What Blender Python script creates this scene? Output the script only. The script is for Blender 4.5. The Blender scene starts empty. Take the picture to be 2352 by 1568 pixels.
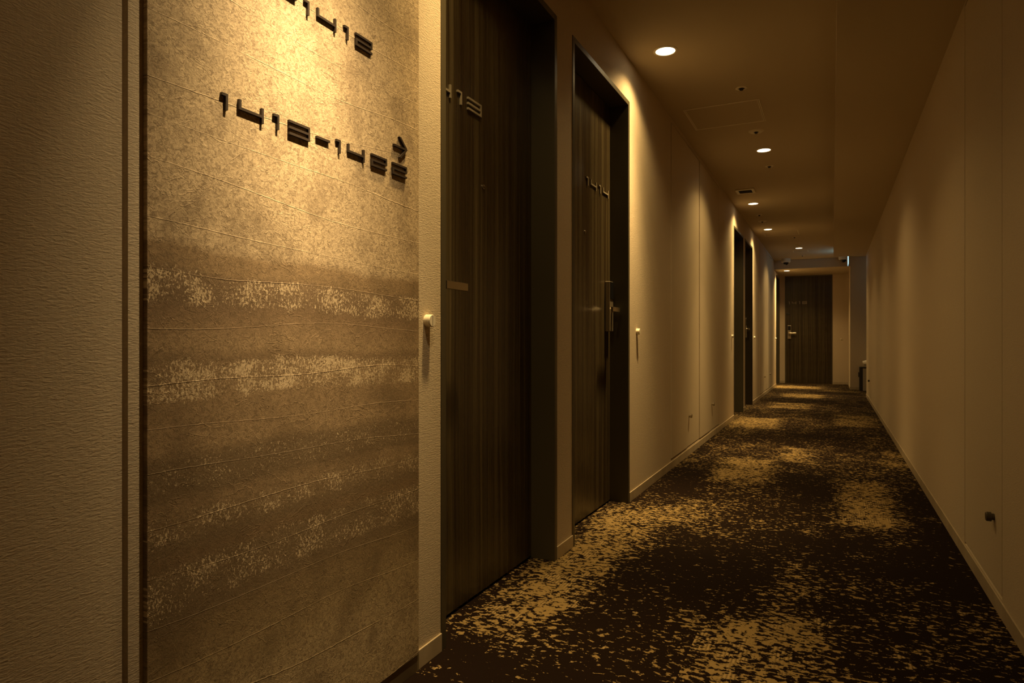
import bpy, bmesh, math, random
from mathutils import Vector, Matrix
S = bpy.context.scene
COL = S.collection
random.seed(7)

# ------------------------------------------------------------------ camera, world, exposure
FOC = 1520.0                                     # focal length in pixels of the 2352 px wide frame
YAW = math.atan(736.0 / FOC)
H = 0.85
cam_d = bpy.data.cameras.new('camera')
cam_d.sensor_width = 36.0
cam_d.lens = FOC / 2352.0 * 36.0
cam_d.shift_y = 0.0
cam_d.clip_start = 0.02
cam = bpy.data.objects.new('camera', cam_d)
cam.location = (0, 0, H)
cam.rotation_euler = (math.radians(90), 0, YAW)
COL.objects.link(cam)
S.camera = cam

W = bpy.data.worlds.new('world')
S.world = W
W.use_nodes = True
W.node_tree.nodes['Background'].inputs[0].default_value = (0.9, 0.6, 0.3, 1)
W.node_tree.nodes['Background'].inputs[1].default_value = 0.0
S.view_settings.view_transform = 'Standard'
S.view_settings.look = 'None'
S.view_settings.gamma = 1.0
S.view_settings.use_curve_mapping = False
S.view_settings.exposure = 0.0
S.cycles.max_bounces = 10
S.cycles.diffuse_bounces = 7
S.cycles.glossy_bounces = 4
S.cycles.sample_clamp_indirect = 6.0
S.cycles.caustics_reflective = False

LAMP_RGB = (1.0, 0.665, 0.255)
LAMP_W = 305.0
ACCENT_W = 370.0

# ------------------------------------------------------------------ dimensions
A = 0.969        # left wall plane at x = -A
B = 0.4696       # right wall plane at x = B
ZC = 2.3435      # corridor ceiling
ZS = 2.1837      # underside of the soffit and of the beam
Y0 = -3.2        # corridor goes on behind the camera
YE = 14.6        # end wall
YB = 13.15       # beam and alcove back wall
YR = 11.52       # right wall ends here
XN = 0.282       # side face of the alcove block
ZD = 2.118       # top of the room door frames
SKB = 0.050      # skirting height

# ------------------------------------------------------------------ node helpers
class NT:
    def __init__(self, tree):
        self.t = tree
    def n(self, kind, **kw):
        nd = self.t.nodes.new(kind)
        for k, v in kw.items():
            setattr(nd, k, v)
        return nd
    def put(self, sock, v):
        if v is None:
            return
        if hasattr(v, 'is_output'):
            self.t.links.new(v, sock)
        else:
            if sock.type == 'RGBA' and len(v) == 3:
                v = (*v, 1)
            sock.default_value = v
    def m(self, op, a, b=None, c=None, clamp=False):
        nd = self.n('ShaderNodeMath', operation=op, use_clamp=clamp)
        self.put(nd.inputs[0], a)
        self.put(nd.inputs[1], b)
        self.put(nd.inputs[2], c)
        return nd.outputs[0]
    def v(self, op, a, b=None):
        nd = self.n('ShaderNodeVectorMath', operation=op)
        self.put(nd.inputs[0], a)
        self.put(nd.inputs[1], b)
        return nd.outputs[0]
    def pos(self):
        return self.n('ShaderNodeNewGeometry').outputs['Position']
    def sep(self, v):
        nd = self.n('ShaderNodeSeparateXYZ')
        self.put(nd.inputs[0], v)
        return nd.outputs
    def comb(self, x, y, z):
        nd = self.n('ShaderNodeCombineXYZ')
        for i, q in enumerate((x, y, z)):
            self.put(nd.inputs[i], q)
        return nd.outputs[0]
    def noise(self, vec, scale, detail=2.0, rough=0.5, dist=0.0):
        nd = self.n('ShaderNodeTexNoise')
        self.put(nd.inputs['Vector'], vec)
        nd.inputs['Scale'].default_value = scale
        nd.inputs['Detail'].default_value = detail
        nd.inputs['Roughness'].default_value = rough
        nd.inputs['Distortion'].default_value = dist
        return nd.outputs[0]
    def ss(self, x, lo, hi, a=0.0, b=1.0):
        nd = self.n('ShaderNodeMapRange', interpolation_type='SMOOTHSTEP')
        for i, q in enumerate((x, lo, hi, a, b)):
            self.put(nd.inputs[i], q)
        return nd.outputs[0]
    def lin(self, x, lo, hi, a=0.0, b=1.0):
        nd = self.n('ShaderNodeMapRange')
        for i, q in enumerate((x, lo, hi, a, b)):
            self.put(nd.inputs[i], q)
        return nd.outputs[0]
    def mix(self, f, a, b, blend='MIX'):
        nd = self.n('ShaderNodeMix', data_type='RGBA', blend_type=blend)
        self.put(nd.inputs[0], f)
        self.put(nd.inputs[6], a)
        self.put(nd.inputs[7], b)
        return nd.outputs[2]
    def ramp(self, x, stops, interp='LINEAR'):
        nd = self.n('ShaderNodeValToRGB')
        nd.color_ramp.interpolation = interp
        e = nd.color_ramp.elements
        while len(e) < len(stops):
            e.new(0.5)
        for el, (p, c) in zip(e, stops):
            el.position = p
            el.color = (*c, 1) if isinstance(c, tuple) else (c, c, c, 1)
        self.put(nd.inputs[0], x)
        return nd.outputs[0]
    def bump(self, h, dist, strength=1.0):
        nd = self.n('ShaderNodeBump')
        nd.inputs['Strength'].default_value = strength
        nd.inputs['Distance'].default_value = dist
        self.put(nd.inputs['Height'], h)
        return nd.outputs[0]

def material(name, color=(0.5, 0.5, 0.5), rough=0.6, metal=0.0, spec=0.5):
    m = bpy.data.materials.new(name)
    m.use_nodes = True
    g = NT(m.node_tree)
    p = m.node_tree.nodes['Principled BSDF']
    p.inputs['Base Color'].default_value = (*color, 1)
    p.inputs['Roughness'].default_value = rough
    p.inputs['Metallic'].default_value = metal
    p.inputs['Specular IOR Level'].default_value = spec
    return m, g, p

MAT = {}
WALL_COL = (0.61, 0.508, 0.37)

# woven wallpaper of the walls: fine irregular crosswise wrinkles
def wallpaper(name, col, bumpd):
    m, g, p = material(name, col, 0.75, 0, 0.3)
    x, y, z = g.sep(g.pos())
    s = g.m('ADD', x, y)
    v1 = g.comb(g.m('MULTIPLY', s, 95), g.m('MULTIPLY', z, 330), 0.0)
    n1 = g.noise(v1, 1.0, 3, 0.6, 0.7)
    v2 = g.comb(g.m('MULTIPLY', s, 260), g.m('MULTIPLY', z, 25), 0.0)
    n2 = g.noise(v2, 1.0, 2, 0.5)
    h = g.m('ADD', g.m('MULTIPLY', n1, 0.8), g.m('MULTIPLY', n2, 0.16))
    c = g.mix(g.ss(h, 0.35, 0.7), tuple(q * 0.93 for q in col), tuple(min(1, q * 1.05) for q in col))
    g.put(p.inputs['Base Color'], c)
    g.put(p.inputs['Normal'], g.bump(h, bumpd))
    MAT[name] = m
wallpaper('wallpaper', WALL_COL, 0.0016)
wallpaper('door_paper', (0.59, 0.493, 0.355), 0.0006)

m, g, p = material('ceiling_paper', (0.57, 0.478, 0.34), 0.8, 0, 0.3)
n = g.noise(g.pos(), 260.0, 3, 0.6)
g.put(p.inputs['Normal'], g.bump(n, 0.0006))
MAT['ceiling'] = m

m, g, p = material('white_fitting', (0.84, 0.76, 0.60), 0.4)
MAT['fitting'] = m
m, g, p = material('dark_fitting', (0.03, 0.026, 0.02), 0.45)
MAT['dark'] = m
m, g, p = material('black_void', (0.004, 0.004, 0.004), 0.9)
MAT['void'] = m

# skirting: smooth beige vinyl with faint smudges
m, g, p = material('skirting_vinyl', (0.52, 0.43, 0.30), 0.38, 0, 0.5)
n = g.noise(g.pos(), 9.0, 4, 0.6)
g.put(p.inputs['Base Color'], g.mix(g.ss(n, 0.35, 0.7), (0.43, 0.35, 0.24), (0.54, 0.45, 0.32)))
MAT['skirting'] = m
m, g, p = material('skirting_under_panel', (0.20, 0.155, 0.09), 0.45)
MAT['skirting_dark'] = m

# door frame: dark olive painted steel, satin
m, g, p = material('frame_steel', (0.072, 0.060, 0.036), 0.38, 0, 0.5)
n = g.noise(g.pos(), 500.0, 2, 0.5)
g.put(p.inputs['Normal'], g.bump(n, 0.00015))
MAT['frame'] = m

# door leaf: dark striped timber laminate, vertical grain
m, g, p = material('dark_timber', (0.05, 0.03, 0.02), 0.3, 0, 0.5)
x, y, z = g.sep(g.pos())
s = g.m('ADD', x, y)
wob = g.m('MULTIPLY', g.noise(g.comb(g.m('MULTIPLY', s, 3), 0.0, g.m('MULTIPLY', z, 0.9)), 1.0, 2), 0.03)
sw = g.m('ADD', s, wob)
gr1 = g.noise(g.comb(g.m('MULTIPLY', sw, 26), 0.0, g.m('MULTIPLY', z, 0.25)), 1.0, 3, 0.7)
gr2 = g.noise(g.comb(g.m('MULTIPLY', sw, 170), 3.0, g.m('MULTIPLY', z, 0.7)), 1.0, 3, 0.6)
gr3 = g.noise(g.comb(g.m('MULTIPLY', sw, 700), 7.0, g.m('MULTIPLY', z, 6)), 1.0, 2, 0.5)
t = g.m('ADD', g.m('MULTIPLY', g.ss(gr1, 0.3, 0.7), 0.55), g.m('MULTIPLY', g.ss(gr2, 0.3, 0.7), 0.45))
c = g.ramp(t, [(0.0, (0.016, 0.007, 0.004)), (0.35, (0.034, 0.022, 0.010)), (0.65, (0.066, 0.050, 0.024)), (1.0, (0.140, 0.108, 0.056))])
c = g.mix(g.m('MULTIPLY', g.ss(gr3, 0.45, 0.7), 0.35), c, (0.03, 0.018, 0.01))
g.put(p.inputs['Base Color'], c)
g.put(p.inputs['Roughness'], g.lin(gr3, 0.3, 0.7, 0.24, 0.36))
g.put(p.inputs['Normal'], g.bump(g.m('ADD', gr2, g.m('MULTIPLY', gr3, 0.4)), 0.00025))
MAT['timber'] = m

m, g, p = material('brushed_steel', (0.52, 0.46, 0.36), 0.24, 1.0)
MAT['steel'] = m
m, g, p = material('satin_lock_case', (0.40, 0.34, 0.25), 0.4, 0.85)
MAT['case'] = m
m, g, p = material('dark_knob_metal', (0.085, 0.07, 0.05), 0.4, 0.3)
MAT['dark_metal'] = m
m, g, p = material('glossy_black', (0.008, 0.008, 0.009), 0.12)
MAT['gloss_black'] = m
m, g, p = material('sign_bronze', (0.055, 0.036, 0.024), 0.5, 0.0)
n = g.noise(g.pos(), 900.0, 2)
g.put(p.inputs['Base Color'], g.mix(g.ss(n, 0.62, 0.72), (0.032, 0.021, 0.014), (0.07, 0.048, 0.03)))
MAT['bronze'] = m
m, g, p = material('door_digit_metal', (0.38, 0.33, 0.24), 0.35, 0.15)
MAT['digit'] = m
m, g, p = material('crumpled_cotton', (0.82, 0.76, 0.66), 0.9)
MAT['cotton'] = m
m, g, p = material('ribbed_beige_board', (0.44, 0.37, 0.27), 0.7)
x, y, z = g.sep(g.pos())
g.put(p.inputs['Normal'], g.bump(g.m('SINE', g.m('MULTIPLY', z, 700)), 0.001))
MAT['board'] = m

# layered washi paper panel: strata of earth tones, flecks, creases and fibres
m, g, p = material('layered_washi', (0.4, 0.3, 0.2), 0.72, 0, 0.35)
x, y, z = g.sep(g.pos())
low = g.noise(g.comb(0.0, g.m('MULTIPLY', y, 2.6), g.m('MULTIPLY', z, 1.6)), 1.0, 2)
mid = g.noise(g.comb(0.0, g.m('MULTIPLY', y, 22), g.m('MULTIPLY', z, 30)), 1.0, 4, 0.65)
zz = g.m('ADD', z, g.m('ADD', g.m('MULTIPLY', g.m('SUBTRACT', low, 0.5), 0.05), g.m('MULTIPLY', g.m('SUBTRACT', mid, 0.5), 0.018)))
zn = g.m('DIVIDE', zz, 2.4)
K = lambda v: v / 2.4
LT = (0.62, 0.48, 0.31); MD = (0.40, 0.285, 0.165); DK = (0.22, 0.155, 0.088); MB = (0.35, 0.245, 0.14)
c0 = g.ramp(zn, [(0.0, (0.54, 0.42, 0.25)), (K(.16), (0.58, 0.455, 0.28)), (K(.28), (0.44, 0.33, 0.18)), (K(.37), (0.29, 0.205, 0.108)),  # lowest stops lightened, brightness painted in where little lamp light reaches
                 (K(.40), DK), (K(.475), DK), (K(.495), (0.25, 0.165, 0.09)), (K(.515), DK), (K(.585), MB), (K(.60), DK),
                 (K(.655), DK), (K(.675), MD), (K(.735), MB), (K(.757), MB), (K(.825), (0.27, 0.185, 0.105)), (K(.845), MD), (K(.905), (0.27, 0.18, 0.105)),
                 (K(.92), (0.21, 0.14, 0.083)), (K(.965), (0.23, 0.155, 0.09)), (K(.975), (0.34, 0.235, 0.13)), (K(1.005), (0.36, 0.25, 0.14)), (K(1.018), LT),
                 (K(1.30), (0.58, 0.45, 0.285)), (K(1.5), LT), (K(1.62), (0.5, 0.38, 0.23)), (K(1.8), LT), (1.0, (0.5, 0.38, 0.23))])
# mottling
mot = g.noise(g.comb(0.0, g.m('MULTIPLY', y, 105), g.m('MULTIPLY', z, 130)), 1.0, 6, 0.78, 1.2)
mot2 = g.noise(g.comb(3.0, g.m('MULTIPLY', y, 9), g.m('MULTIPLY', z, 8)), 1.0, 3, 0.6)
c1 = g.mix(g.m('MULTIPLY', g.ss(mot, 0.40, 0.66), 0.80), c0, (0.15, 0.100, 0.052))
c1 = g.mix(g.m('MULTIPLY', g.ss(mot2, 0.45, 0.70), 0.50), c1, (0.15, 0.10, 0.052))
# fleck bands
def band(lo, hi, soft=0.012):
    return g.m('MULTIPLY', g.ss(zz, lo - soft, lo + soft), g.ss(zz, hi - soft, hi + soft, 1.0, 0.0))
dens = g.m('MULTIPLY', band(.912, .972), 0.88)
for lo, hi, k in ((.752, .825, 1.0), (.60, .665, 0.60), (.52, .575, 0.74), (.405, .49, 0.74), (.22, .26, 0.3), (1.14, 1.19, 0.2), (1.5, 1.56, 0.25)):
    dens = g.m('MAXIMUM', dens, g.m('MULTIPLY', band(lo, hi), k))
fl = g.noise(g.comb(0.0, g.m('MULTIPLY', y, 230), g.m('MULTIPLY', z, 170)), 1.0, 5, 0.7, 0.8)
fl2 = g.noise(g.comb(5.0, g.m('MULTIPLY', y, 14), g.m('MULTIPLY', z, 18)), 1.0, 3, 0.6)
thr = g.m('SUBTRACT', 0.70, g.m('MULTIPLY', dens, g.lin(fl2, 0.33, 0.67, 0.11, 0.28)))
fm = g.ss(g.m('SUBTRACT', fl, thr), 0.0, 0.045)
c2 = g.mix(g.m('MULTIPLY', fm, g.ss(dens, 0.02, 0.25, 0.0, 0.92)), c1, (0.66, 0.52, 0.34))
# long creases
cz = g.m('ADD', z, g.m('ADD', g.m('MULTIPLY', g.noise(g.comb(0.0, g.m('MULTIPLY', y, 1.1), g.m('MULTIPLY', z, 4.5)), 1.0, 1), 0.13), g.m('MULTIPLY', g.noise(g.comb(0.0, g.m('MULTIPLY', y, 45), 0.0), 1.0, 2), 0.003)))
f1 = g.m('ABSOLUTE', g.m('SUBTRACT', g.m('FRACT', g.m('DIVIDE', cz, 0.082)), 0.5))
crease = g.m('MULTIPLY', g.ss(f1, 0.0, 0.014, 1.0, 0.0), g.ss(g.noise(g.comb(1.0, g.m('MULTIPLY', y, 5), g.m('MULTIPLY', z, 6)), 1.0, 2), 0.35, 0.6, 0.25, 1.0))
cv = g.noise(g.comb(0.0, g.m('MULTIPLY', y, 9), g.m('MULTIPLY', z, 13)), 1.0, 4, 0.6, 0.6)
wr = g.ss(g.m('ABSOLUTE', g.m('SUBTRACT', cv, 0.5)), 0.0, 0.010, 1.0, 0.0)
fib = g.noise(g.comb(0.0, g.m('MULTIPLY', y, 240), g.m('MULTIPLY', z, 150)), 1.0, 4, 0.7, 1.5)
hh = g.m('ADD', g.m('ADD', g.m('MULTIPLY', fib, 0.35), g.m('MULTIPLY', mot, 0.5)), g.m('ADD', g.m('MULTIPLY', crease, 0.45), g.m('MULTIPLY', wr, 0.15)))
c3 = g.mix(g.m('MULTIPLY', crease, 0.12), c2, (0.55, 0.43, 0.28))
g.put(p.inputs['Base Color'], c3)
g.put(p.inputs['Normal'], g.bump(hh, 0.0022))
MAT['washi'] = m

# carpet tiles: dark brown pile with gold flecks, pattern jumps at the 50 cm tile edges
m, g, p = material('carpet_pile', (0.05, 0.03, 0.02), 0.95, 0, 0.1)
x, y, z = g.sep(g.pos())
TX, TY = -0.355, 5.155
tx = g.m('FLOOR', g.m('DIVIDE', g.m('SUBTRACT', x, TX), 0.5))
ty = g.m('FLOOR', g.m('DIVIDE', g.m('SUBTRACT', y, TY), 0.5))
wn = g.n('ShaderNodeTexWhiteNoise', noise_dimensions='3D')
g.put(wn.inputs['Vector'], g.comb(tx, ty, 1.0))
r1, r2, r3 = g.sep(wn.outputs['Color'])
ox = g.m('MULTIPLY', r1, 40.0)
oy = g.m('MULTIPLY', r2, 40.0)
px = g.m('ADD', x, ox)
py = g.m('ADD', y, oy)
flk = g.noise(g.comb(g.m('MULTIPLY', px, 40), g.m('MULTIPLY', py, 60), 0.0), 1.0, 4, 0.64, 0.3)
den_t = g.noise(g.comb(g.m('MULTIPLY', px, 4.2), g.m('MULTIPLY', py, 4.2), 2.0), 1.0, 2, 0.5)
den_g = g.noise(g.comb(g.m('MULTIPLY', x, 1.9), g.m('MULTIPLY', y, 1.5), 9.0), 1.0, 2, 0.5)
def patch(cx, cy, hx, hy, k, soft=0.09):
    ax = g.ss(g.m('SUBTRACT', g.m('ABSOLUTE', g.m('SUBTRACT', x, cx)), hx), -soft, soft, 1.0, 0.0)
    ay = g.ss(g.m('SUBTRACT', g.m('ABSOLUTE', g.m('SUBTRACT', y, cy)), hy), -soft, soft, 1.0, 0.0)
    return g.m('MULTIPLY', g.m('MULTIPLY', ax, ay), k)
den = g.m('ADD', g.m('MULTIPLY', g.m('SUBTRACT', den_t, 0.5), 0.42), g.m('MULTIPLY', g.m('SUBTRACT', den_g, 0.5), 0.30))
for q in ((-0.87, 2.25, .13, .62, .24), (-0.90, 3.15, .14, .28, .20), (-0.17, 1.85, .14, .34, .24), (-0.13, 2.45, .06, .28, .12), (0.17, 4.0, .13, .58, .24),
          (-0.54, 4.65, .17, .46, .24), (-0.24, 5.4, .11, .36, .22), (-0.60, 3.35, .17, .28, .12), (0.40, 5.5, .09, .36, .16),
          (-0.73, 7.35, .24, .5, .22), (0.22, 8.0, .2, .6, .16), (-0.5, 9.5, .25, .4, .15), (-0.42, 11.3, .28, .4, .22), (-0.6, 13.4, .4, .35, .20), (0.1, 12.6, .3, .25, .15),
          (-0.42, 2.55, .24, .42, -.09), (-0.16, 4.1, .12, .5, -.12), (-0.82, 4.1, .1, .4, -.14), (0.42, 3.5, .09, .9, -.12), (-0.65, 1.45, .4, .22, -.12),
          (-0.1, 6.3, .3, .4, -.08), (0.1, 3.0, .3, .2, -.10), (-0.4, 10.3, .5, .3, -.10), (0.1, 12.0, .3, .3, -.10)):
    den = g.m('ADD', den, patch(*q))
cl = g.noise(g.comb(g.m('MULTIPLY', px, 10), g.m('MULTIPLY', py, 13), 6.0), 1.0, 2, 0.55)
den = g.m('ADD', den, g.m('MULTIPLY', g.m('SUBTRACT', cl, 0.5), 0.50))
thr = g.m('SUBTRACT', 0.582, g.m('MULTIPLY', den, 0.46))
gold = g.ss(g.m('SUBTRACT', flk, thr), -0.006, 0.012)
pile = g.noise(g.pos(), 700.0, 3, 0.7)
pile2 = g.noise(g.pos(), 160.0, 2, 0.6)
dark = g.mix(g.ss(pile, 0.35, 0.7), (0.004, 0.0018, 0.0010), (0.024, 0.0115, 0.0052))
gc = g.mix(g.ss(pile, 0.3, 0.75), (0.26, 0.178, 0.068), (0.45, 0.315, 0.132))
# cords: rows of taller loops along the corridor, only inside some gold areas
cordm = g.ss(g.noise(g.comb(g.m('MULTIPLY', px, 9), g.m('MULTIPLY', py, 6), 4.0), 1.0, 2), 0.50, 0.60)
cord = g.m('MULTIPLY', g.m('ABSOLUTE', g.m('SINE', g.m('MULTIPLY', x, 3.14159 / 0.0105))), cordm)
ch = g.m('MULTIPLY', g.m('MULTIPLY', cord, gold), 1.0)
gc = g.mix(g.m('MULTIPLY', g.m('SUBTRACT', 1.0, cord), g.m('MULTIPLY', cordm, 0.55)), gc, (0.09, 0.052, 0.02))
gc = g.mix(g.m('MULTIPLY', cord, 0.45), gc, (0.58, 0.42, 0.20))
g.put(p.inputs['Base Color'], g.mix(gold, dark, gc))
ht = g.m('ADD', g.m('ADD', g.m('MULTIPLY', gold, 0.55), g.m('MULTIPLY', ch, 0.9)), g.m('ADD', g.m('MULTIPLY', pile, 0.5), g.m('MULTIPLY', pile2, 0.2)))
g.put(p.inputs['Normal'], g.bump(ht, 0.003))
MAT['carpet'] = m

def emitter(name, col, strength):
    m = bpy.data.materials.new(name)
    m.use_nodes = True
    m.node_tree.nodes.clear()
    g = NT(m.node_tree)
    e = g.n('ShaderNodeEmission')
    e.inputs[0].default_value = (*col, 1)
    e.inputs[1].default_value = strength
    o = g.n('ShaderNodeOutputMaterial')
    m.node_tree.links.new(e.outputs[0], o.inputs[0])
    return m
MAT['lamp'] = emitter('lamp_diffuser', (1.0, 0.80, 0.48), 9.0)
MAT['sign_light'] = emitter('lit_sign_face', (0.42, 0.80, 1.0), 3.5)
MAT['sign_edge'] = emitter('lit_sign_edge', (0.35, 0.62, 0.70), 0.6)

# ------------------------------------------------------------------ mesh helpers
class MB:
    def __init__(self):
        self.bm = bmesh.new()
    def box(self, x0, x1, y0, y1, z0, z1, bevel=0.0):
        x0, x1 = min(x0, x1), max(x0, x1)
        y0, y1 = min(y0, y1), max(y0, y1)
        z0, z1 = min(z0, z1), max(z0, z1)
        t = bmesh.new()
        bmesh.ops.create_cube(t, size=1.0)
        for v in t.verts:
            v.co = ((x0 + x1) / 2 + v.co.x * (x1 - x0), (y0 + y1) / 2 + v.co.y * (y1 - y0), (z0 + z1) / 2 + v.co.z * (z1 - z0))
        if bevel:
            bmesh.ops.bevel(t, geom=list(t.edges), offset=bevel, segments=2, affect='EDGES', profile=0.5)
        self.add(t)
        return self
    def add(self, t):
        me = bpy.data.meshes.new('t')
        t.to_mesh(me)
        t.free()
        self.bm.from_mesh(me)
        bpy.data.meshes.remove(me)
    def lathe(self, prof, axis, origin, seg=40, smooth=True):
        """profile of (radius, height) pairs turned about an axis vector"""
        t = bmesh.new()
        q = Vector((0, 0, 1)).rotation_difference(Vector(axis)).to_matrix()
        segs = []
        cur = [prof[0]]
        for i in range(1, len(prof)):
            cur.append(prof[i])
            if i < len(prof) - 1:
                a0 = math.atan2(prof[i][1] - prof[i - 1][1], prof[i][0] - prof[i - 1][0])
                a1 = math.atan2(prof[i + 1][1] - prof[i][1], prof[i + 1][0] - prof[i][0])
                d = abs((a1 - a0 + math.pi) % (2 * math.pi) - math.pi)
                if d > 0.45:
                    segs.append(cur)
                    cur = [prof[i]]
        segs.append(cur)
        for part in segs:
            self._turn(t, part, q, origin, seg, smooth)
        bmesh.ops.recalc_face_normals(t, faces=t.faces)
        self.add(t)
        return self
    def _turn(self, t, prof, q, origin, seg, smooth):
        rings = []
        for r, h in prof:
            if r < 1e-6:
                rings.append([t.verts.new(q @ Vector((0, 0, h)) + Vector(origin))])
            else:
                rings.append([t.verts.new(q @ Vector((r * math.cos(2 * math.pi * i / seg), r * math.sin(2 * math.pi * i / seg), h)) + Vector(origin)) for i in range(seg)])
        for a, b in zip(rings, rings[1:]):
            for i in range(seg):
                j = (i + 1) % seg
                if len(a) == 1 and len(b) == 1:
                    continue
                if len(a) == 1:
                    f = t.faces.new((a[0], b[j], b[i]))
                elif len(b) == 1:
                    f = t.faces.new((a[i], a[j], b[0]))
                else:
                    f = t.faces.new((a[i], a[j], b[j], b[i]))
                f.smooth = smooth
    def prism(self, pts, x0, x1):
        """polygon in (y, z) pushed along x"""
        t = bmesh.new()
        a = [t.verts.new((x0, y, z)) for y, z in pts]
        b = [t.verts.new((x1, y, z)) for y, z in pts]
        t.faces.new(a)
        t.faces.new(b)
        n = len(pts)
        for i in range(n):
            t.faces.new((a[i], a[(i + 1) % n], b[(i + 1) % n], b[i]))
        bmesh.ops.recalc_face_normals(t, faces=t.faces)
        self.add(t)
        return self
    def build(self, name, mat, parent=None, origin=None):
        me = bpy.data.meshes.new(name)
        o = bpy.data.objects.new(name, me)
        if parent is not None:
            off = Vector(parent.matrix_basis.translation)
            p2 = parent.parent
            while p2 is not None:
                off += p2.matrix_basis.translation
                p2 = p2.parent
        else:
            off = Vector(origin) if origin else Vector((0, 0, 0))
            if origin:
                o.location = off
        bmesh.ops.translate(self.bm, verts=self.bm.verts, vec=-off)
        self.bm.to_mesh(me)
        self.bm.free()
        if isinstance(mat, (list, tuple)):
            for q in mat:
                me.materials.append(MAT[q])
        else:
            me.materials.append(MAT[mat])
        COL.objects.link(o)
        if parent is not None:
            o.parent = parent
        return o

def empty(name, loc, label=None, cat=None, group=None, kind=None):
    o = bpy.data.objects.new(name, None)
    o.empty_display_size = 0.05
    o.location = loc
    COL.objects.link(o)
    return tag(o, label, cat, group, kind)
def tag(o, label=None, cat=None, group=None, kind=None):
    if label: o['label'] = label
    if cat: o['category'] = cat
    if group: o['group'] = group
    if kind: o['kind'] = kind
    return o
def structure(o, label=None, cat=None):
    return tag(o, label, cat, None, 'structure')

# ------------------------------------------------------------------ shell
# openings in the left wall (y0, y1, z0, z1)
D1 = (1.551, 2.399); D2 = (2.572, 3.425); D3 = (7.553, 8.403); D4 = (8.578, 9.430); D5 = (13.573, 14.425)
SV1 = (4.432, 5.473); SV2 = (5.473, 6.498)       # two double leaf service cupboards side by side
SV3 = (10.394, 11.46); SV4 = (11.46, 12.52)
ZT = 2.314
def wall_with_openings(xf, xb, y0, y1, ztop, ops):
    mb = MB()
    y = y0
    for (a, b, z0, z1) in sorted(ops):
        if a > y + 1e-5:
            mb.box(xf, xb, y, a, 0, ztop)
        if z0 > 0.001:
            mb.box(xf, xb, a, b, 0, z0)
        mb.box(xf, xb, a, b, z1, ztop)
        y = b
    if y1 > y:
        mb.box(xf, xb, y, y1, 0, ztop)
    return mb
ops = [(*d, 0.0, ZD) for d in (D1, D2, D3, D4)] + [(D5[0], D5[1], 0.0, ZD)]
ops += [(SV1[0], SV2[1], 0.058, ZT), (SV3[0], SV4[1], 0.058, ZT)]
ops += [(0.6450, 0.6545, 0.0, 2.34)]              # the slim vertical recess at the left
mb = wall_with_openings(-A, -A - 0.16, Y0, YE, ZC, ops)
mb.box(-A - 0.032, -A - 0.16, 0.640, 0.660, 0, ZC)   # back of the slim recess
structure(mb.build('wall_left', 'wallpaper'), 'left corridor wall in woven beige wallpaper with the room doors', 'wall')

mb = wall_with_openings(B, B + 0.14, Y0, YR, ZC, [(2.487, 3.126, 0.054, 2.172), (10.474, 11.25, 0.054, 2.150)])
structure(mb.build('wall_right', 'wallpaper'), 'right corridor wall in plain beige wallpaper', 'wall')
mb = MB(); mb.box(-A - 0.16, XN + 0.02, YE, YE + 0.14, 0, ZC)
structure(mb.build('wall_end', 'wallpaper'), 'end wall of the corridor around the far facing door', 'wall')
mb = MB(); mb.box(XN, 2.6, YB, YE + 0.14, 0, ZC)
structure(mb.build('wall_alcove', 'wallpaper'), 'wall block at the far right beside the end door', 'wall')
mb = MB(); mb.box(2.6, 2.74, YR - 0.14, YE + 0.14, 0, ZC)
structure(mb.build('wall_alcove_far', 'wallpaper'), None, 'wall')
mb = MB(); mb.box(B + 0.14, 2.6, YR - 0.14, YR, 0, ZC)
structure(mb.build('wall_alcove_near', 'wallpaper'), None, 'wall')
mb = MB(); mb.box(-A - 0.16, B + 0.14, Y0 - 0.14, Y0, 0, ZC)
structure(mb.build('wall_back', 'wallpaper'), None, 'wall')
mb = MB(); mb.box(-A - 0.16, 2.74, Y0 - 0.14, YE + 0.14, -0.1, 0)
structure(mb.build('floor', 'carpet'), 'carpet tile floor, dark brown with gold flecks', 'floor')
mb = MB(); mb.box(-A - 0.16, 2.74, Y0 - 0.14, YE + 0.14, ZC, ZC + 0.1)
structure(mb.build('ceiling', 'ceiling'), 'flat beige corridor ceiling', 'ceiling')
mb = MB(); mb.box(0.0158, B, Y0, 11.62, ZS, ZC, 0.0012)
structure(mb.build('trim_1', 'ceiling'), 'lowered boxed soffit running along the right side of the ceiling', 'soffit')
mb = MB(); mb.box(-A, XN, YB, YE, ZS, ZC)
structure(mb.build('trim_2', 'ceiling'), 'lowered ceiling block before the end door', 'beam')

# skirting boards
def skirting(name, segs, label, mat='skirting'):
    mb = MB()
    for s in segs:
        mb.box(*s, 0.0, SKB, 0.0012)
    return structure(mb.build(name, mat), label, 'skirting board')
T = 0.005
xs = (-A, -A + T)
skirting('baseboard_left', [(*xs, Y0, 0.645), (*xs, 0.6545, 0.690), (*xs, 1.437, D1[0]), (*xs, D1[1], D2[0]), (*xs, D2[1], D3[0]), (*xs, D3[1], D4[0]), (*xs, D4[1], D5[0]), (*xs, D5[1], YE)],
         'low beige skirting board along the left wall')
skirting('baseboard_right', [(B - T, B, Y0, YR)], 'low beige skirting board along the right wall')
skirting('baseboard_end', [(-A, -0.873, YE - T, YE), (0.0, XN, YE - T, YE)], 'low beige skirting board of the end wall')
skirting('baseboard_alcove', [(XN - T, XN, YB - T, YE), (XN, 2.6, YB - T, YB)], 'low beige skirting board of the far right wall block')

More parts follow.
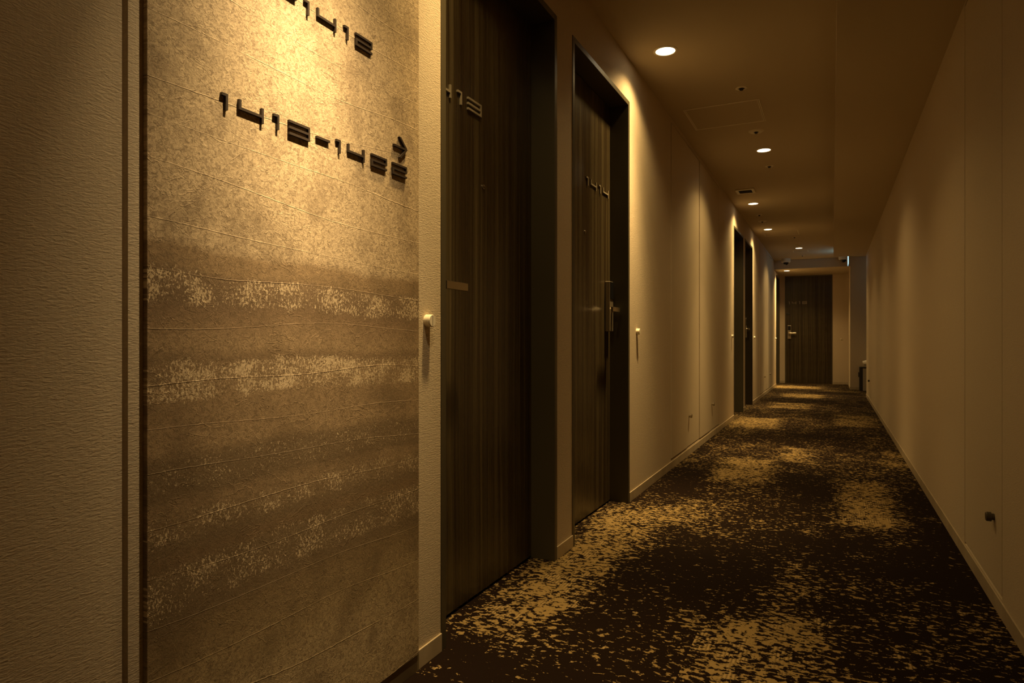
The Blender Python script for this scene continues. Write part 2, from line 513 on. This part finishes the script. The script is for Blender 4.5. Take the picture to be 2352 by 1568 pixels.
# ------------------------------------------------------------------ room doors
XL = -A - 0.096                                  # front face of the door leaves
FW = 0.0245                                      # face width of the frame
def glyph(mb_list, ch, y, z, w, h, t, place):
    """stroke glyph of square bars; place(mb, u0, u1, v0, v1) puts a bar, u along the text, v up"""
    bars = []
    if ch == '1':
        bars = [(0, w, h - t, h), (w - t, w, 0, h - t)]
    elif ch == '4':
        m = h * 0.36
        bars = [(0, t, m, h), (t, w - t, m, m + t), (w - t, w, 0, h)]
    elif ch == '3':
        bars = [(0, w - t, h - t, h), (0, w - t, (h - t) / 2, (h + t) / 2), (0, w - t, 0, t), (w - t, w, 0, h)]
    elif ch == '2':
        k = (h - t) / 2
        bars = [(0, w, h - t, h), (w - t, w, k, h - t), (0, w - t, k, k + t), (0, t, t, k), (0, w, 0, t)]
    elif ch == '8':
        bars = [(0, w, h - t, h), (t, w - t, (h - t) / 2, (h + t) / 2), (0, w, 0, t), (0, t, t, h - t), (w - t, w, t, h - t)]
    elif ch == '5':
        k = (h - t) / 2
        bars = [(0, w, h - t, h), (0, t, k, h - t), (0, w, k, k + t), (w - t, w, t, k), (0, w, 0, t)]
    elif ch == '6':
        k = (h - t) / 2
        bars = [(0, w, h - t, h), (0, t, t, h - t), (t, w, k, k + t), (w - t, w, t, k), (0, w, 0, t)]
    elif ch == '7':
        bars = [(0, w, h - t, h), (w - t, w, 0, h - t)]
    elif ch == '-':
        bars = [(0, w, h / 2 - t * 0.1, h / 2 + t * 0.9)]
    for b in bars:
        place(y + b[0], y + b[1], z + b[2], z + b[3])

def digits_on(parent, text, spots, z, h, t, plane, d0, d1, mat, wall='x'):
    for ch, (a, b) in zip(text, spots):
        mb = MB()
        if wall == 'x':
            glyph(None, ch, a, z, b - a, h, t, lambda u0, u1, v0, v1: mb.box(plane + d0, plane + d1, u0, u1, v0, v1))
        else:
            glyph(None, ch, a, z, b - a, h, t, lambda u0, u1, v0, v1: mb.box(u0, u1, plane - d1, plane - d0, v0, v1))
        mb.build('dash' if ch == '-' else 'digit', mat, parent)

def room_door(name, y0, y1, text, handed, label, near_void=True):
    """handed 'near': lock on the low-y side, 'far': lock on the high-y side"""
    r = structure(empty(name, (-A, (y0 + y1) / 2, 0)), label, 'door')
    xf, xb = -A + 0.003, -A - 0.135
    mb = MB()
    mb.box(xf, xb, y0, y0 + FW, 0, ZD, 0.0012)
    mb.box(xf, xb, y1 - FW, y1, 0, ZD, 0.0012)
    mb.box(xf, xb, y0 + FW, y1 - FW, ZD - FW, ZD, 0.0012)
    mb.build('door_frame', 'frame', r)
    g_ = 0.003
    mb = MB()
    mb.box(XL, XL - 0.04, y0 + FW + g_, y1 - FW - g_, 0.010, ZD - FW - g_, 0.001)
    leaf = mb.build('door_leaf', 'timber', r)
    mb = MB()                                    # near-black sheet behind the leaf, stands in for shade in the gaps
    mb.box(XL - 0.042, XL - 0.05, y0 + FW, y1 - FW, 0, ZD - FW)
    mb.build('gap_shade_sheet', 'void', r)
    s = 1 if handed == 'near' else -1
    ye = y0 + FW + g_ if handed == 'near' else y1 - FW - g_
    # lock case
    yc = ye + s * 0.060
    ya, yb2 = yc - 0.030, yc + 0.030
    mb = MB(); mb.box(XL, XL + 0.027, ya, yb2, 0.902, 1.163, 0.003)
    case = mb.build('lock_case', 'case', r)
    mb = MB(); mb.box(XL + 0.0262, XL + 0.030, ya + 0.003, yb2 - 0.003, 1.070, 1.160, 0.0015)
    mb.build('card_reader', 'gloss_black', case)
    mb = MB()
    mb.lathe([(0.0, 0.0), (0.013, 0.0), (0.013, 0.016), (0.0105, 0.018), (0.0105, 0.032), (0.0, 0.032)], (1, 0, 0), (XL + 0.027, yc, 1.014))
    mb.box(XL + 0.057, XL + 0.070, min(yc - s * 0.011, yc + s * 0.112), max(yc - s * 0.011, yc + s * 0.112), 1.002, 1.026, 0.0015)
    mb.build('door_handle', 'steel', r)
    # viewer
    ym = (y0 + y1) / 2
    mb = MB()
    mb.lathe([(0.008, 0.0), (0.008, 0.003), (0.0065, 0.004), (0.0045, 0.0035)], (1, 0, 0), (XL, ym, 1.373), 24)
    pv = mb.build('door_viewer', 'steel', r)
    mb = MB(); mb.lathe([(0.0, 0.0032), (0.0045, 0.0032)], (1, 0, 0), (XL, ym, 1.373), 16)
    mb.build('viewer_lens', 'gloss_black', pv)
    # number near the lock side
    wd = [0.026, 0.084, 0.026, 0.090 if text[3] in '235689' else 0.088]
    gap = 0.040
    tot = sum(wd) + gap * 3
    y = (1.954 - 1.551 + y0 - tot) if handed == 'near' else (3.352 - 3.425 + y1 - tot)
    spots = []
    for w in wd:
        spots.append((y, y + w)); y += w + gap
    digits_on(r, text, spots, 1.601, 0.041, 0.0068, XL, 0.0, 0.006, 'digit')
    return r
room_door('door_1', *D1, '1413', 'near', 'nearest dark timber room door 1413, right beside the lit paper panel')
room_door('door_2', *D2, '1414', 'far', 'dark timber room door 1414, second from the camera on the left')
room_door('door_3', *D3, '1415', 'near', 'nearer of the two mid-corridor room doors in the left wall')
room_door('door_4', *D4, '1416', 'far', 'farther of the two mid-corridor room doors in the left wall')
room_door('door_5', *D5, '1417', 'near', 'last room door in the left wall, beside the end wall')

# end door, faces the camera, set in a shallow rebate
r = structure(empty('door_6', (-0.436, YE, 0)), 'far striped timber door 1418 facing down the corridor', 'door')
x0, x1 = -0.873, 0.0
ztd = 2.178
mb = MB(); mb.box(x0, x0 + 0.012, YE - 0.006, YE, 0, ztd); mb.box(x1 - 0.012, x1, YE - 0.006, YE, 0, ztd); mb.box(x0 + 0.012, x1 - 0.012, YE - 0.006, YE, ztd - 0.012, ztd)
mb.build('door_frame', 'frame', r)
mb = MB(); mb.box(x0 + 0.014, x1 - 0.014, YE - 0.004, YE - 0.0005, 0.006, ztd - 0.014)
mb.build('door_leaf', 'timber', r)
yf = YE - 0.004
digits_on(r, '1418', [(-0.804, -0.784), (-0.741, -0.660), (-0.612, -0.590), (-0.548, -0.466)], 1.607, 0.054, 0.0095, yf, 0.0, 0.008, 'digit', 'y')
mb = MB(); mb.box(-0.822, -0.757, yf - 0.027, yf, 0.905, 1.175, 0.003)
case = mb.build('lock_case', 'case', r)
mb = MB(); mb.box(-0.816, -0.764, yf - 0.031, yf - 0.026, 1.080, 1.168, 0.001)
mb.build('card_reader', 'gloss_black', case)
mb = MB()
mb.lathe([(0, 0), (0.013, 0), (0.013, 0.046), (0, 0.046)], (0, -1, 0), (-0.79, yf - 0.02, 1.014))
mb.box(-0.80, -0.660, yf - 0.066, yf - 0.052, 1.000, 1.028, 0.002)
mb.build('door_handle', 'steel', r)
mb = MB(); mb.box(-0.842, -0.785, yf - 0.008, yf, 1.395, 1.440, 0.002)
mb.build('latch_guard', 'dark', r)

# ------------------------------------------------------------------ service cupboard doors
def service_leaf(name, x, sx, y0, y1, z0, z1, ky, kz, label, krad=0.009, mat='door_paper', proud=0.0, gap=0.0035, knob='steel'):
    """flush leaf in the wall plane x; sx is the direction into the corridor"""
    r = structure(empty(name, (x, (y0 + y1) / 2, z0)), label, 'door')
    mb = MB(); mb.box(x + sx * proud, x - sx * 0.022, y0 + gap, y1 - gap, z0 + 0.010, z1 - 0.007, 0.0008)
    mb.build('door_leaf', mat, r)
    mb = MB(); mb.box(x - sx * 0.030, x - sx * 0.036, y0, y1, z0 - 0.0, z1)  # near-black backing added so the leaf gaps look shaded
    mb.build('leaf_shade_backing', 'void', r)
    if ky is not None:
        mb = MB()
        mb.lathe([(0.0, -0.001), (krad * 0.7, -0.001), (krad * 0.7, 0.008), (krad, 0.009), (krad, 0.021), (krad * 0.85, 0.0235), (0.0, 0.0238)], (sx, 0, 0), (x, ky, kz), 28)
        mb.build('door_knob', knob, r)
    return r
mid1, mid2 = 4.967, 6.002
service_leaf('door_7', -A, 1, SV1[0], mid1, 0.058, ZT, None, 0, 'nearest narrow papered cupboard leaf in the left wall, without a knob', proud=0.003)
service_leaf('door_8', -A, 1, mid1, SV1[1], 0.058, ZT, 5.050, .292, 'papered cupboard leaf with the nearer low knob on the left wall', 0.0150)
service_leaf('door_9', -A, 1, SV2[0], mid2, 0.058, ZT, None, 0, 'papered cupboard leaf between the two leaves with low knobs, left wall', proud=0.003)
service_leaf('door_10', -A, 1, mid2, SV2[1], 0.058, ZT, 6.090, .292, 'papered cupboard leaf with the second low knob on the left wall', 0.0150)
m3, m4 = (SV3[0] + SV3[1]) / 2, (SV4[0] + SV4[1]) / 2
service_leaf('door_11', -A, 1, SV3[0], m3, 0.058, ZT, None, 0, 'first papered cupboard leaf beyond the fourth room door', proud=0.003)
service_leaf('door_12', -A, 1, m3, SV3[1], 0.058, ZT, 11.084, .297, 'far papered cupboard leaf with the nearer of two tiny knobs', 0.0150)
service_leaf('door_13', -A, 1, SV4[0], m4, 0.058, ZT, None, 0, 'far papered cupboard leaf between the two tiny knobs', proud=0.003)
service_leaf('door_14', -A, 1, m4, SV4[1], 0.058, ZT, 12.107, .297, 'farthest papered cupboard leaf with a tiny knob, left wall', 0.0150)
service_leaf('door_15', B, -1, 2.487, 3.126, 0.054, 2.172, 2.596, .285, 'papered service door in the right wall near the camera, with a low dark knob', 0.0150, gap=0.0065, knob='dark_metal')
service_leaf('door_16', B, -1, 10.474, 11.25, 0.054, 2.150, 10.52, .30, 'papered service door at the far end of the right wall', 0.0150, gap=0.006, knob='dark_metal')

# ------------------------------------------------------------------ paper panel and its sign letters
PX = -A + 0.010
o = MB().box(-A, PX, 0.6789, 1.4298, 0.046, ZC - 0.002, 0.0006).build('paper_panel', 'washi', None, (-A, 1.065, 0.046))
tag(o, 'tall spotlit panel of layered earth-toned handmade paper on the left wall', 'wall panel')
mb = MB(); mb.box(-A, -A + T + 0.0005, 0.690, 1.437, 0, 0.046)
structure(mb.build('trim_3', 'skirting_dark'), 'darker skirting strip below the paper panel', 'skirting board')

def pl(y0, y1): return (y0, y1)
def sign(name, y, z, label):
    return tag(empty(name, (PX, y, z), None, None), label, 'sign')
GH, GT = 0.0285, 0.0048
r = sign('direction_sign', 1.09, 1.2545, 'lower row of raised dark numerals 1413-1422 on the paper panel')
digits_on(r, '1413-1422', [(.8147, .8274), (.8518, .9085), (.9338, .9470), (.9731, 1.030), (1.0502, 1.0895), (1.110, 1.1232), (1.1475, 1.2046), (1.2298, 1.2878), (1.3112, 1.3700)],
          1.2548, GH, GT, PX, 0.0, 0.0055, 'bronze')
r = sign('direction_sign', 1.1, 1.509, 'upper row of raised dark numerals ending -1412 on the paper panel')
digits_on(r, '-1412', [(.9536, .9929), (1.0150, 1.0281), (1.0521, 1.1093), (1.1353, 1.149), (1.174, 1.2322)], 1.5095, GH, GT, PX, 0.0, 0.0055, 'bronze')
# arrow: shaft and a two-stroke head, pointing along the corridor
mb = MB()
zt, zm, zb = 1.3515, 1.3262, 1.3010
w2 = 0.0026
mb.prism([(1.3165, zm - w2), (1.3635, zm - w2), (1.3660, zm), (1.3635, zm + w2), (1.3165, zm + w2)], PX, PX + 0.0055)
mb.prism([(1.3375, zt), (1.3450, zt), (1.3722, zm), (1.3645, zm)], PX, PX + 0.0056)
mb.prism([(1.3375, zb), (1.3645, zm), (1.3722, zm), (1.3450, zb)], PX, PX + 0.0056)
o = mb.build('arrow_sign', 'bronze', None, (PX, 1.345, zm))
tag(o, 'raised dark arrow pointing right above the lower numerals', 'sign')

# ------------------------------------------------------------------ round knobs beside the doors
def wall_knob(x, y, z, axis, label):
    ax = Vector(axis)
    r = tag(empty('wall_knob', (x, y, z)), label, 'knob', 'round metal knobs beside the room doors')
    mb = MB()
    mb.lathe([(0.0, 0.0), (0.0165, 0.0), (0.0165, 0.0145), (0.0155, 0.0152)], axis, (x, y, z), 40)
    mb.build('knob_body', 'fitting', r)
    mb = MB()
    mb.lathe([(0.0155, 0.0150), (0.0160, 0.0172), (0.0148, 0.0188), (0.0, 0.0188)], axis, (x, y, z), 40)
    c = mb.build('knob_cap', 'fitting', r)
    e = Vector((x, y, z)) + ax * 0.0188
    mb = MB()
    if abs(ax.x) > 0.5:
        mb.box(e.x - 0.0005, e.x + 0.0004 * ax.x, y - 0.0006, y + 0.0006, z - 0.0145, z + 0.0145)
    else:
        mb.box(x - 0.0006, x + 0.0006, e.y - 0.0005, e.y + 0.0005, z - 0.0145, z + 0.0145)
    mb.build('knob_slot', 'dark', c)
    return r
wall_knob(-A, 1.482, .905, (1, 0, 0), 'nearest round metal knob, between the paper panel and door 1413')
wall_knob(-A, 3.575, .905, (1, 0, 0), 'round metal knob on the wall just beyond door 1414')
wall_knob(-A, 7.393, .905, (1, 0, 0), 'round metal knob just before the mid-corridor pair of doors')
wall_knob(-A, 9.605, .905, (1, 0, 0), 'round metal knob just beyond the mid-corridor pair of doors')
wall_knob(-A, 13.412, .905, (1, 0, 0), 'tiny bright knob just before the last door in the left wall')
wall_knob(0.151, YE, .90, (0, -1, 0), 'round knob on the end wall right of the facing door')

# ------------------------------------------------------------------ downlights
def beam_nodes(ld, power, narrow=False):
    """radial intensity profile of a reflector downlight"""
    ld.use_nodes = True
    t = ld.node_tree
    g = NT(t)
    em = t.nodes['Emission']
    nz = g.n('ShaderNodeTexCoord').outputs['Normal']
    z = g.m('ABSOLUTE', g.sep(nz)[2])
    ang = g.m('DIVIDE', g.m('ARCCOSINE', z), math.pi / 2)
    st = [(0.0, 1.0), (8, 0.92), (14, 0.66), (20, 0.34), (27, 0.155), (35, 0.084), (45, 0.060), (52, 0.042), (58, 0.021), (63, 0.004), (68, 0.0), (75, 0.0)]
    if narrow:
        st = [(0.0, 1.0), (4, 0.86), (8, 0.53), (12, 0.27), (16, 0.115), (21, 0.020), (28, 0.004), (38, 0.001), (52, 0.0)]
    prof = g.ramp(ang, [(a / 90.0, v) for a, v in st], 'LINEAR')
    g.put(em.inputs['Strength'], g.m('MULTIPLY', prof, power))
def downlight(x, y, z, label, k=1.0, narrow=False):
    r = tag(empty('downlight', (x, y, z)), label, 'ceiling light', 'recessed round ceiling downlights')
    mb = MB()
    mb.lathe([(0.062, 0.0), (0.062, -0.002), (0.058, -0.0036), (0.050, -0.0036), (0.0485, -0.001)], (0, 0, 1), (x, y, z), 48)
    mb.build('lamp_ring', 'fitting', r)
    mb = MB()
    mb.lathe([(0.0, -0.0016), (0.0486, -0.0016)], (0, 0, 1), (x, y, z), 48)
    mb.build('lamp_diffuser', 'lamp', r)
    ld = bpy.data.lights.new('downlight_beam', 'SPOT')
    ld.energy = LAMP_W * k
    ld.color = LAMP_RGB
    ld.spot_size = math.radians(150)
    ld.spot_blend = 0.0
    ld.shadow_soft_size = 0.032
    beam_nodes(ld, 1.0, narrow)
    lo = bpy.data.objects.new('downlight_beam', ld)
    lo.location = (0, 0, -0.02)
    COL.objects.link(lo)
    lo.parent = r
    return r
LX1, LX2 = -0.773, -0.482
for x, y, z, lab, k in (
        (LX2, -1.9, ZC, 'ceiling downlight well behind the camera', 0.5),
        (LX1, 1.54, ZC, 'ceiling downlight over the nearest door, above the frame', 0.62),
        (LX1, 3.406, ZC, 'largest and nearest lit ceiling downlight in view', 1.0),
        (LX2, 5.506, ZC, 'second lit ceiling downlight from the camera', 1.0),
        (LX1, 7.593, ZC, 'third lit ceiling downlight, just past the ceiling vent', 1.0),
        (LX1, 9.418, ZC, 'fourth lit ceiling downlight from the camera', 1.0),
        (LX2, 11.525, ZC, 'fifth lit ceiling downlight, just past the smoke detector', 1.0),
        (LX1, 13.48, ZS, 'farthest lit downlight, in the lowered ceiling before the end door', 1.6)):
    downlight(x, y, z, lab, k)
# the adjustable accent spot aimed at the sign panel
acc = downlight(-0.47, 1.00, ZC, 'adjustable accent downlight aimed at the paper panel, above the frame', 1.0, True)
for c in acc.children:
    if c.type == 'LIGHT':
        c.data.color = (1.0, 0.72, 0.36)
        c.data.energy = ACCENT_W
        c.data.shadow_soft_size = 0.02
        c.rotation_euler = (Vector((-0.96, 1.01, 1.28)) - Vector((-0.47, 1.0, ZC))).to_track_quat('-Z', 'Y').to_euler()

# ------------------------------------------------------------------ ceiling fittings
def ceiling_disc(name, x, y, z, rad, label, cat, group=None, nozzle=0.3, drop=0.006, dark='dark'):
    r = tag(empty(name, (x, y, z)), label, cat, group)
    mb = MB()
    mb.lathe([(rad, 0.0), (rad, -0.002), (rad * 0.8, -drop), (rad * nozzle * 1.3, -drop), (rad * nozzle * 1.25, -drop * 0.3)], (0, 0, 1), (x, y, z), 40)
    b = mb.build('cover_plate', 'fitting', r)
    mb = MB()
    mb.lathe([(rad * nozzle * 1.25, -drop * 0.35), (rad * nozzle * 0.8, -drop * 0.5), (rad * nozzle * 0.75, -drop - 0.008), (rad * nozzle * 0.4, -drop - 0.011), (0.0, -drop - 0.011)], (0, 0, 1), (x, y, z), 28)
    mb.build('sensor_head', dark, r)
    return r
ceiling_disc('sprinkler_head', -0.483, 4.103, ZC, 0.034, 'small flush sprinkler head nearest the camera, before the access hatch', 'sprinkler', 'sprinkler heads', 0.42, 0.004)
ceiling_disc('emergency_light', -0.487, 4.981, ZC, 0.052, 'shallow unlit ceiling disc just beyond the nearest access hatch', 'emergency light', None, 0.26, 0.010)
ceiling_disc('sprinkler_head', -0.484, 6.032, ZC, 0.034, 'small sprinkler head between the second light and the ceiling vent', 'sprinkler', 'sprinkler heads', 0.42, 0.004)
ceiling_disc('sprinkler_head', -0.777, 8.306, ZC, 0.034, 'small sprinkler head just past the third light', 'sprinkler', 'sprinkler heads', 0.42, 0.004)
ceiling_disc('emergency_light', -0.783, 8.743, ZC, 0.050, 'shallow ceiling disc just before the fourth light', 'emergency light', None, 0.26, 0.010)
ceiling_disc('sprinkler_head', -0.488, 10.295, ZC, 0.034, 'tiny dark sprinkler head before the smoke detector', 'sprinkler', 'sprinkler heads', 0.42, 0.004)
ceiling_disc('sprinkler_head', -0.471, 12.575, ZC, 0.034, 'farthest tiny sprinkler head, near the dome camera', 'sprinkler', 'sprinkler heads', 0.42, 0.004)
r = tag(empty('smoke_detector', (-0.483, 11.10, ZC)), 'thick round smoke detector in front of the fifth ceiling light', 'smoke detector')
MB().lathe([(0.056, 0.0), (0.056, -0.012), (0.050, -0.016)], (0, 0, 1), (-0.483, 11.10, ZC)).build('detector_base', 'fitting', r)
MB().lathe([(0.040, -0.015), (0.040, -0.030), (0.034, -0.038), (0.0, -0.041)], (0, 0, 1), (-0.483, 11.10, ZC)).build('detector_head', 'fitting', r)

def hatch(x0, x1, y0, y1, label):
    r = tag(empty('access_hatch', ((x0 + x1) / 2, (y0 + y1) / 2, ZC)), label, 'ceiling hatch', 'ceiling access hatches')
    z0, z1 = ZC - 0.0035, ZC
    mb = MB(); w = 0.006
    for (a, b, c, d) in ((x0, x0 + w, y0, y1), (x1 - w, x1, y0, y1), (x0 + w, x1 - w, y0, y0 + w), (x0 + w, x1 - w, y1 - w, y1)):
        mb.box(a, b, c, d, z0, z1, 0.0008)
    mb.build('outer_frame', 'fitting', r)
    mb = MB(); e = 0.0095; q = 0.0045
    for (a, b, c, d) in ((x0 + e, x0 + e + q, y0 + e, y1 - e), (x1 - e - q, x1 - e, y0 + e, y1 - e), (x0 + e + q, x1 - e - q, y0 + e, y0 + e + q), (x0 + e + q, x1 - e - q, y1 - e - q, y1 - e)):
        mb.box(a, b, c, d, z0 + 0.0005, z1, 0.0006)
    mb.build('inner_frame', 'fitting', r)
    mb = MB(); k = e + q; mb.box(x0 + k, x1 - k, y0 + k, y1 - k, ZC - 0.0022, ZC)
    mb.build('hatch_board', 'ceiling', r)
    return r
hatch(-0.868, -0.405, 4.325, 4.775, 'square ceiling access hatch nearest the camera')
hatch(-0.860, -0.412, 9.61, 10.03, 'square ceiling access hatch just past the fourth light')
hatch(-0.59, -0.355, 11.80, 12.04, 'small ceiling access hatch just past the fifth light')

r = tag(empty('ceiling_vent', (-0.775, 6.915, ZC)), 'rectangular slotted air vent in the ceiling before the third light', 'vent')
x0, x1, y0, y1 = -0.862, -0.688, 6.815, 7.012
mb = MB(); w = 0.026
for (a, b, c, d) in ((x0, x0 + w, y0, y1), (x1 - w, x1, y0, y1), (x0 + w, x1 - w, y0, y0 + w), (x0 + w, x1 - w, y1 - w, y1)):
    mb.box(a, b, c, d, ZC - 0.012, ZC, 0.002)
mb.build('vent_frame', 'fitting', r)
mb = MB(); mb.box(x0 + w, x1 - w, y0 + w, y1 - w, ZC - 0.002, ZC)
mb.build('vent_back', 'void', r)
for k in range(6):
    yy = y0 + w + 0.014 + k * 0.0235
    MB().box(x0 + w, x1 - w, yy - 0.002, yy + 0.002, ZC - 0.010, ZC - 0.002).build('vent_slat', 'dark', r)

def dome_camera(x, y, label):
    r = tag(empty('dome_camera', (x, y, ZC)), label, 'security camera', 'ceiling dome cameras')
    MB().lathe([(0.0, 0.0), (0.078, 0.0), (0.080, -0.010), (0.080, -0.058), (0.072, -0.068), (0.046, -0.070)], (0, 0, 1), (x, y, ZC)).build('camera_body', 'fitting', r)
    prof = [(0.046, -0.069)] + [(0.046 * math.cos(a), -0.070 - 0.046 * math.sin(a)) for a in [i * math.pi / 16 for i in range(1, 8)]] + [(0.0, -0.116)]
    MB().lathe(prof, (0, 0, 1), (x, y, ZC)).build('camera_dome', 'gloss_black', r)
    return r
dome_camera(-0.755, 12.90, 'dome security camera at the left end of the ceiling beam')
dome_camera(0.175, 12.90, 'dome security camera half hidden behind the soffit end, beside the lit sign')

# hanging lit sign seen edge-on
r = tag(empty('hanging_sign', (0.232, 12.1, ZC)), 'thin lit hanging sign seen edge-on behind the soffit end', 'sign')
mb = MB()
mb.box(0.2285, 0.2355, 11.96, 12.30, 2.098, 2.290, 0.001)
mb.build('panel_body', 'sign_edge', r)
mb = MB(); mb.box(0.2279, 0.2285, 11.964, 12.296, 2.102, 2.286); mb.box(0.2355, 0.2361, 11.964, 12.296, 2.102, 2.286)
mb.build('lit_face', 'sign_light', r)
mb = MB(); mb.box(0.2235, 0.2405, 11.95, 12.31, 2.290, 2.302, 0.001)
mb.box(0.229, 0.235, 12.00, 12.008, 2.302, ZC); mb.box(0.229, 0.235, 12.25, 12.258, 2.302, ZC)
mb.build('sign_bracket', 'fitting', r)

# ------------------------------------------------------------------ bin with linen in the alcove
r = tag(empty('laundry_bin', (0.56, 12.93, 0)), 'low black and beige bin half hidden behind the right wall end', 'bin')
mb = MB(); mb.box(0.418, 0.466, 12.80, 13.10, 0.0, 0.408, 0.003)
mb.build('side_panel', 'dark', r)
mb = MB(); mb.box(0.468, 0.76, 12.80, 13.10, 0.005, 0.398, 0.004)
mb.build('bin_body', 'board', r)
mb = MB(); mb.box(0.402, 0.430, 12.86, 13.02, 0.238, 0.318, 0.003)
mb.build('side_pocket', 'dark', r)
mb = MB(); mb.box(0.430, 0.76, 12.79, 13.11, 0.399, 0.412, 0.002)
mb.build('bin_rim', 'dark', r)
t = bmesh.new()
bmesh.ops.create_icosphere(t, subdivisions=4, radius=1.0)
rr = random.Random(4)
for v in t.verts:
    q = v.co.normalized()
    k = 1 + 0.20 * math.sin(7 * q.x + 3 * q.z) * math.cos(6 * q.y + 1) + 0.12 * math.sin(17 * q.x - 9 * q.y + 5 * q.z)
    v.co = Vector((0.105 * q.x * k, 0.10 * q.y * k, 0.052 * q.z * k))
for f in t.faces: f.smooth = True
bmesh.ops.translate(t, verts=t.verts, vec=(0.585, 12.94, 0.480))
mb = MB(); mb.add(t)
tag(mb.build('crumpled_cloth', 'cotton', None, (0.585, 12.94, 0.412)), 'crumpled white cloth lying on top of the low bin', 'cloth')
